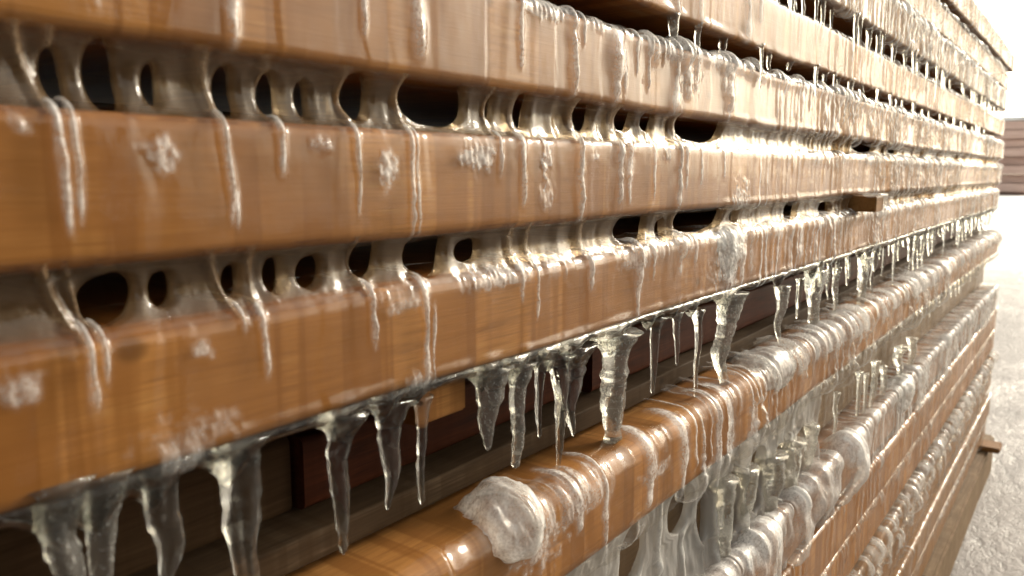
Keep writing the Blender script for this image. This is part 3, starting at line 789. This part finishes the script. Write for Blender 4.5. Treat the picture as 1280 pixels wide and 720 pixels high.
tipsC = [(rx(px, py), a, w) for (px, py, a, w) in ((78, 612, .016, .010), (128, 604, .016, .010), (200, 588, .016, .009), (296, 562, .017, .011), (432, 526, .014, .010), (488, 512, .012, .007), (527, 505, .009, .006),
         (614, 468, .014, .010), (651, 462, .016, .008), (676, 458, .010, .005), (697, 452, .016, .008), (722, 440, .016, .010), (772, 424, .020, .013), (820, 403, .012, .006), (846, 396, .008, .005), (872, 392, .012, .006), (912, 372, .022, .013),
         (978, 362, .012, .008), (1000, 352, .007, .005), (1020, 342, .016, .010), (1046, 338, .008, .006), (1079, 325, .010, .008))]
r_ = np.random.default_rng(5)
tipsC += [(x, r_.uniform(.003, .012), r_.uniform(.005, .012)) for x in np.arange(1.45, 3.05, .045)]
cb = [o for o in COL.objects if o.get('label', '').startswith('thick amber board with clear')][0]
ice_skirt(cb, C[0], C[2], .0, 3.1, tipsC, ICE_CLEAR, 3)
FARI = 'small white icicle in the crowded far part of the row under the thick board'
r_ = np.random.default_rng(77)
xk = 1.02
while xk < 3.05:
    L = r_.uniform(.025, .05) if r_.random() < .4 else r_.uniform(.05, .10); w = r_.uniform(.006, .014)
    if not any(abs(xk - q) < .014 for q in (rx(978, 362), rx(1000, 352), rx(1020, 342), rx(1046, 338), rx(1079, 325))):
        icicle(xk, r_.uniform(.0, .012), C[2] + .003, L, w, FARI, G1 + ' at the far end', ICE_CLOUDY if r_.random() < .7 else ICE_CLEAR, int(xk * 1000), tip=r_.uniform(.15, .4), seg=12)
    xk += r_.uniform(.014, .042)

G2 = 'icicles in the upper right rows'
FU = 'thin white icicle hanging from the upper right boards, among many alike'
for k, (bk_, xa_, n_) in enumerate((('U2', .62, 75), ('U1', .6, 30), ('U3', 1.2, 14))):
    yf_, zt_, zb_ = BOARDS[bk_]
    xk = xa_
    for j in range(n_):
        L = r_.uniform(.012, .05) if bk_ != 'U2' else r_.uniform(.025, .085)
        icicle(xk, yf_ + r_.uniform(-.002, .008), zb_ + .003, L, r_.uniform(.0045, .0105), FU, G2, ICE_CLOUDY if r_.random() < .6 else ICE_CLEAR, 100 + k * 50 + j, tip=r_.uniform(.25, .6), flare=1.5, seg=10)
        xk += r_.uniform(.018, .09) * (1 if xk < 1.5 else 1.4)
        if xk > 3.05: break

G3 = 'icicles and slabs under the ledge board'
dy = -.008
for (px, p0, p1, w, lab, mt) in [
    (905, 606, 705, 34, 'leftmost glassy slab bridging down from the ledge board', ICE_CLOUDY), (935, 592, 668, 30, 'second glassy slab bridging down from the ledge board', ICE_CLOUDY),
    (965, 575, 655, 30, 'third glassy slab, beside the largest white pillow', ICE_CLOUDY), (990, 556, 620, 24, 'short glassy slab before the set-back grey board', ICE_CLOUDY),
    (1014, 535, 590, 18, 'blunt icicle at the left end of the set-back grey board', ICE_CLOUDY), (1046, 494, 540, 8, 'thin icicle before the left part of the set-back grey board', ICE_CLOUDY),
    (1074, 468, 517, 8, 'beaded icicle before the middle of the set-back grey board', ICE_CLOUDY), (1083, 470, 520, 7, 'slim icicle close beside the beaded one', ICE_CLOUDY),
    (1095, 454, 540, 9, 'longest thin icicle crossing the set-back grey board', ICE_CLOUDY), (1104, 460, 516, 9, 'bent thin icicle right of the longest one on the grey board', ICE_CLOUDY),
    (1127, 436, 474, 14, 'stubby icicle above the white hollow ice knob', ICE_CLOUDY), (1140, 425, 470, 12, 'stubby icicle at the right end of the set-back grey board', ICE_CLOUDY)]:
    icicle_px(px, p0, p1, w, lab, y=dy, mat=mt, group=G3, tip=.4, flare=1.3)
xk = 1.75
while xk < 3.0:
    icicle(xk, -.004, D[2] + .003, r_.uniform(.015, .04), r_.uniform(.006, .012), 'small icicle in the far end of the row under the ledge board', G3 + ' at the far end', ICE_CLOUDY, int(xk * 900), seg=10)
    xk += r_.uniform(.04, .1)


# lumps of frosted ice
def blob(name, loc, size, label, seed, mat=None, cat='ice lump', rough=.18):
    bm = bmesh.new(); bmesh.ops.create_icosphere(bm, subdivisions=5, radius=1)
    P = np.array([v.co[:] for v in bm.verts])
    d = 1 + rough * (vnoise2(P[:, 0] + P[:, 2], P[:, 1] - P[:, 2], seed, 2.3, 2.3) + .5 * vnoise2(P[:, 0] - P[:, 1], P[:, 2] + P[:, 1], seed + 1, 5, 5) + .22 * vnoise2(P[:, 0] + P[:, 1] * .5, P[:, 2] - P[:, 0] * .3, seed + 2, 16, 16)) * 2
    P[:, 1] *= np.where(P[:, 2] < 0, 1 + .35 * P[:, 2], 1)
    for v, k, p in zip(bm.verts, d, P): v.co = (p[0] * k * size[0], p[1] * k * size[1], p[2] * k * size[2])
    o = bm_obj(name, bm, mat or ICE_LUMP, None, True); o.location = loc
    return tag(o, label, cat)


mound('ice_lump', D[0], D[1], D[2], rx(648, 622, -.012), .0, .024, .36, .018, ICE_LUMP, 'rough frosted ice lump on the edge of the wet ledge board', 31, r=.014)
mound('ice_lump', -.02, -.380, -.448, rx(1128, 505, -.02), .15, .06, .6, .018, ICE_LUMP, 'white ice knob beyond the right end of the largest ice pillows', 41)
mound('ice_lump', C[0], C[1], C[2], rx(912, 330), .12, .03, .7, .009, ICE_MILKY, 'pale ice hump on the thick board above the twisted icicle', 51, r=.008)
mound('ice_lump', D[0], D[1], D[2], rx(975, 462, -.012), -.05, .05, .5, .010, ICE_MILKY, 'glassy ice hump on the upper edge of the ledge board, right of the twisted icicle', 61, r=.014)

# ------------------------------------------------------------------ skid, bearer, ground, far things
GZ = -1.06
o = bm_obj('skid_beam', box_bm(X0, 3.22, -.045, .05, GZ - .02, -.925, .006), W_GREY)
tag(o, 'pale skid beam lying on the slushy ground under the stack', 'beam')
o = bm_obj('bearer', box_bm(3.0, 3.09, -.08, .5, -.924, -.886 - .021, .004), W_PALE)
tag(o, 'short bearer end sticking out at the far foot of the stack', 'beam')

bm = bmesh.new()
g = bmesh.ops.create_grid(bm, x_segments=140, y_segments=140, size=1)
for v in bm.verts:
    x, y = v.co.x, v.co.y
    x = math.copysign(abs(x) ** 3.2 * 600, x) + 4; y = math.copysign(abs(y) ** 3.2 * 600, y) - .6
    zz = 0
    v.co = (x, y, GZ)
P = np.array([v.co[:] for v in bm.verts])
dz = vnoise2(P[:, 0], P[:, 1], 501, 1.4, 1.9) * .05 + vnoise2(P[:, 0], P[:, 1], 502, 5, 6) * .022
for v, d in zip(bm.verts, dz): v.co.z += d if abs(v.co.x) < 80 and abs(v.co.y) < 80 else 0
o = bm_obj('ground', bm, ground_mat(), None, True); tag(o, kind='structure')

SNOW = plain_mat('snow', (.7, .69, .68), (.85, .85, .84), 1.5, .8)
M_FAR = plain_mat('far_red_timber', (.40, .27, .23), (.52, .38, .33), 2.5, .8, (.4, .4, 5))  # paled so that distant glare and haze sit in the timber colour


def far_stack(loc, n, L, label, cap=True):
    e = bpy.data.objects.new('far_timber_stack', None); COL.objects.link(e); e.location = loc
    tag(e, label, 'timber stack')
    r = np.random.default_rng(int(abs(loc[0] * 10)))
    for k in range(n):
        bm_obj('board', box_bm(-L / 2 + r.uniform(-.3, .3), L / 2 + r.uniform(-.3, .3), r.uniform(-.08, .05), 1.6, .15 + k * .42, .15 + k * .42 + .405, .03), M_FAR, e)
    for xx in (-L * .35, L * .3): bm_obj('bearer', box_bm(xx - .1, xx + .1, 0.05, 1.5, -.15, .148, .01), M_FAR, e)
    if cap:
        bm2 = box_bm(-L / 2, L / 2, -.05, 1.6, .155 + n * .42 - .075, .155 + n * .42 + .2, .08)
        bm_obj('snow_cap', bm2, SNOW, e, True)
    return e


# line of sight just right of the stack end
def far_pt(px, dist):
    d = CF + CR * (px - 640) / FPX
    d = d / math.hypot(d[0], d[1])
    return d[0] * dist, d[1] * dist - DIST


fx, fy = far_pt(1275, 46)
far_stack((fx + 2, fy, GZ), 8, 5.0, 'distant reddish timber stack in bright light beyond the stack end', True)
# unseen stack added behind the camera so the ice reflects something dark
e = bpy.data.objects.new('unseen_dark_stack', None); COL.objects.link(e); e.location = (-.9, -2.5, GZ)
tag(e, 'unseen dark stack added behind the photographer to darken reflections', 'timber stack')
for k in range(20):
    bm_obj('board', box_bm(-2.6 + rng.uniform(-.03, .03), 2.4 + rng.uniform(-.03, .03), -.5, rng.uniform(-.012, .012), .12 + k * .083, .12 + k * .083 + .06, .003), W_RED if k % 3 else W_DARK, e)
for xx in (-2.2, 0, 2.1):
    for k in range(19): bm_obj('spacer', box_bm(xx - .04, xx + .04, -.46, -.01, .1805 + k * .083, .2025 + k * .083, 0), W_DARK, e)
    bm_obj('bearer', box_bm(xx - .05, xx + .05, -.48, -.02, -.05, .1195, 0), W_DARK, e)
# ------------------------------------------------------------------ light, sky, camera
SUN_AZ, SUN_EL = math.radians(-16), math.radians(23)          # direction to the sun: azimuth from +x towards +y
sd = np.array([math.cos(SUN_EL) * math.cos(SUN_AZ), math.cos(SUN_EL) * math.sin(SUN_AZ), math.sin(SUN_EL)])
L = bpy.data.lights.new('sun', 'SUN'); L.energy = 1.5; L.angle = math.radians(13); L.color = (1, .91, .78)
lo = bpy.data.objects.new('sun', L); COL.objects.link(lo)
from mathutils import Vector, Matrix
lo.rotation_euler = Vector((-sd[0], -sd[1], -sd[2])).to_track_quat('-Z', 'Y').to_euler()
w = bpy.data.worlds.new('World'); SC.world = w; w.use_nodes = True
nt = w.node_tree; nt.nodes.clear()
sky = nt.nodes.new('ShaderNodeTexSky'); sky.sky_type = 'NISHITA'; sky.sun_disc = False
sky.sun_elevation = SUN_EL; sky.sun_rotation = math.pi / 2 - SUN_AZ
sky.dust_density = 3.0; sky.air_density = 1.0; sky.ozone_density = 1.0
bg = nt.nodes.new('ShaderNodeBackground'); bg.inputs[1].default_value = .15
ow = nt.nodes.new('ShaderNodeOutputWorld')
hs = nt.nodes.new('ShaderNodeHueSaturation'); hs.inputs['Saturation'].default_value = .3     # thin overcast: a whitish sky
nt.links.new(sky.outputs[0], hs.inputs['Color'])
nt.links.new(mixc(nt, 1.0, hs.outputs['Color'], (1.0, .94, .80), 'MULTIPLY'), bg.inputs[0]); nt.links.new(bg.outputs[0], ow.inputs[0])

cam = bpy.data.cameras.new('camera'); co = bpy.data.objects.new('camera', cam); COL.objects.link(co)
cam.sensor_width = 36; cam.lens = 36 * FPX / 1280; cam.clip_start = .01; cam.clip_end = 3000
M = Matrix(((CR[0], CU[0], -CF[0], 0), (CR[1], CU[1], -CF[1], -DIST), (CR[2], CU[2], -CF[2], 0), (0, 0, 0, 1)))
co.matrix_world = M
cam.dof.use_dof = True; cam.dof.focus_distance = .66; cam.dof.aperture_fstop = 11
SC.camera = co
SC.view_settings.view_transform = 'Standard'; SC.view_settings.look = 'None'; SC.view_settings.exposure = 1.24; SC.view_settings.gamma = 1
SC.render.engine = 'CYCLES'
SC.cycles.use_denoising = True
SC.cycles.max_bounces = 14; SC.cycles.transmission_bounces = 12; SC.cycles.transparent_max_bounces = 24
SC.cycles.glossy_bounces = 5; SC.cycles.diffuse_bounces = 4
SC.cycles.caustics_reflective = False; SC.cycles.caustics_refractive = False
SC.cycles.sample_clamp_indirect = 6
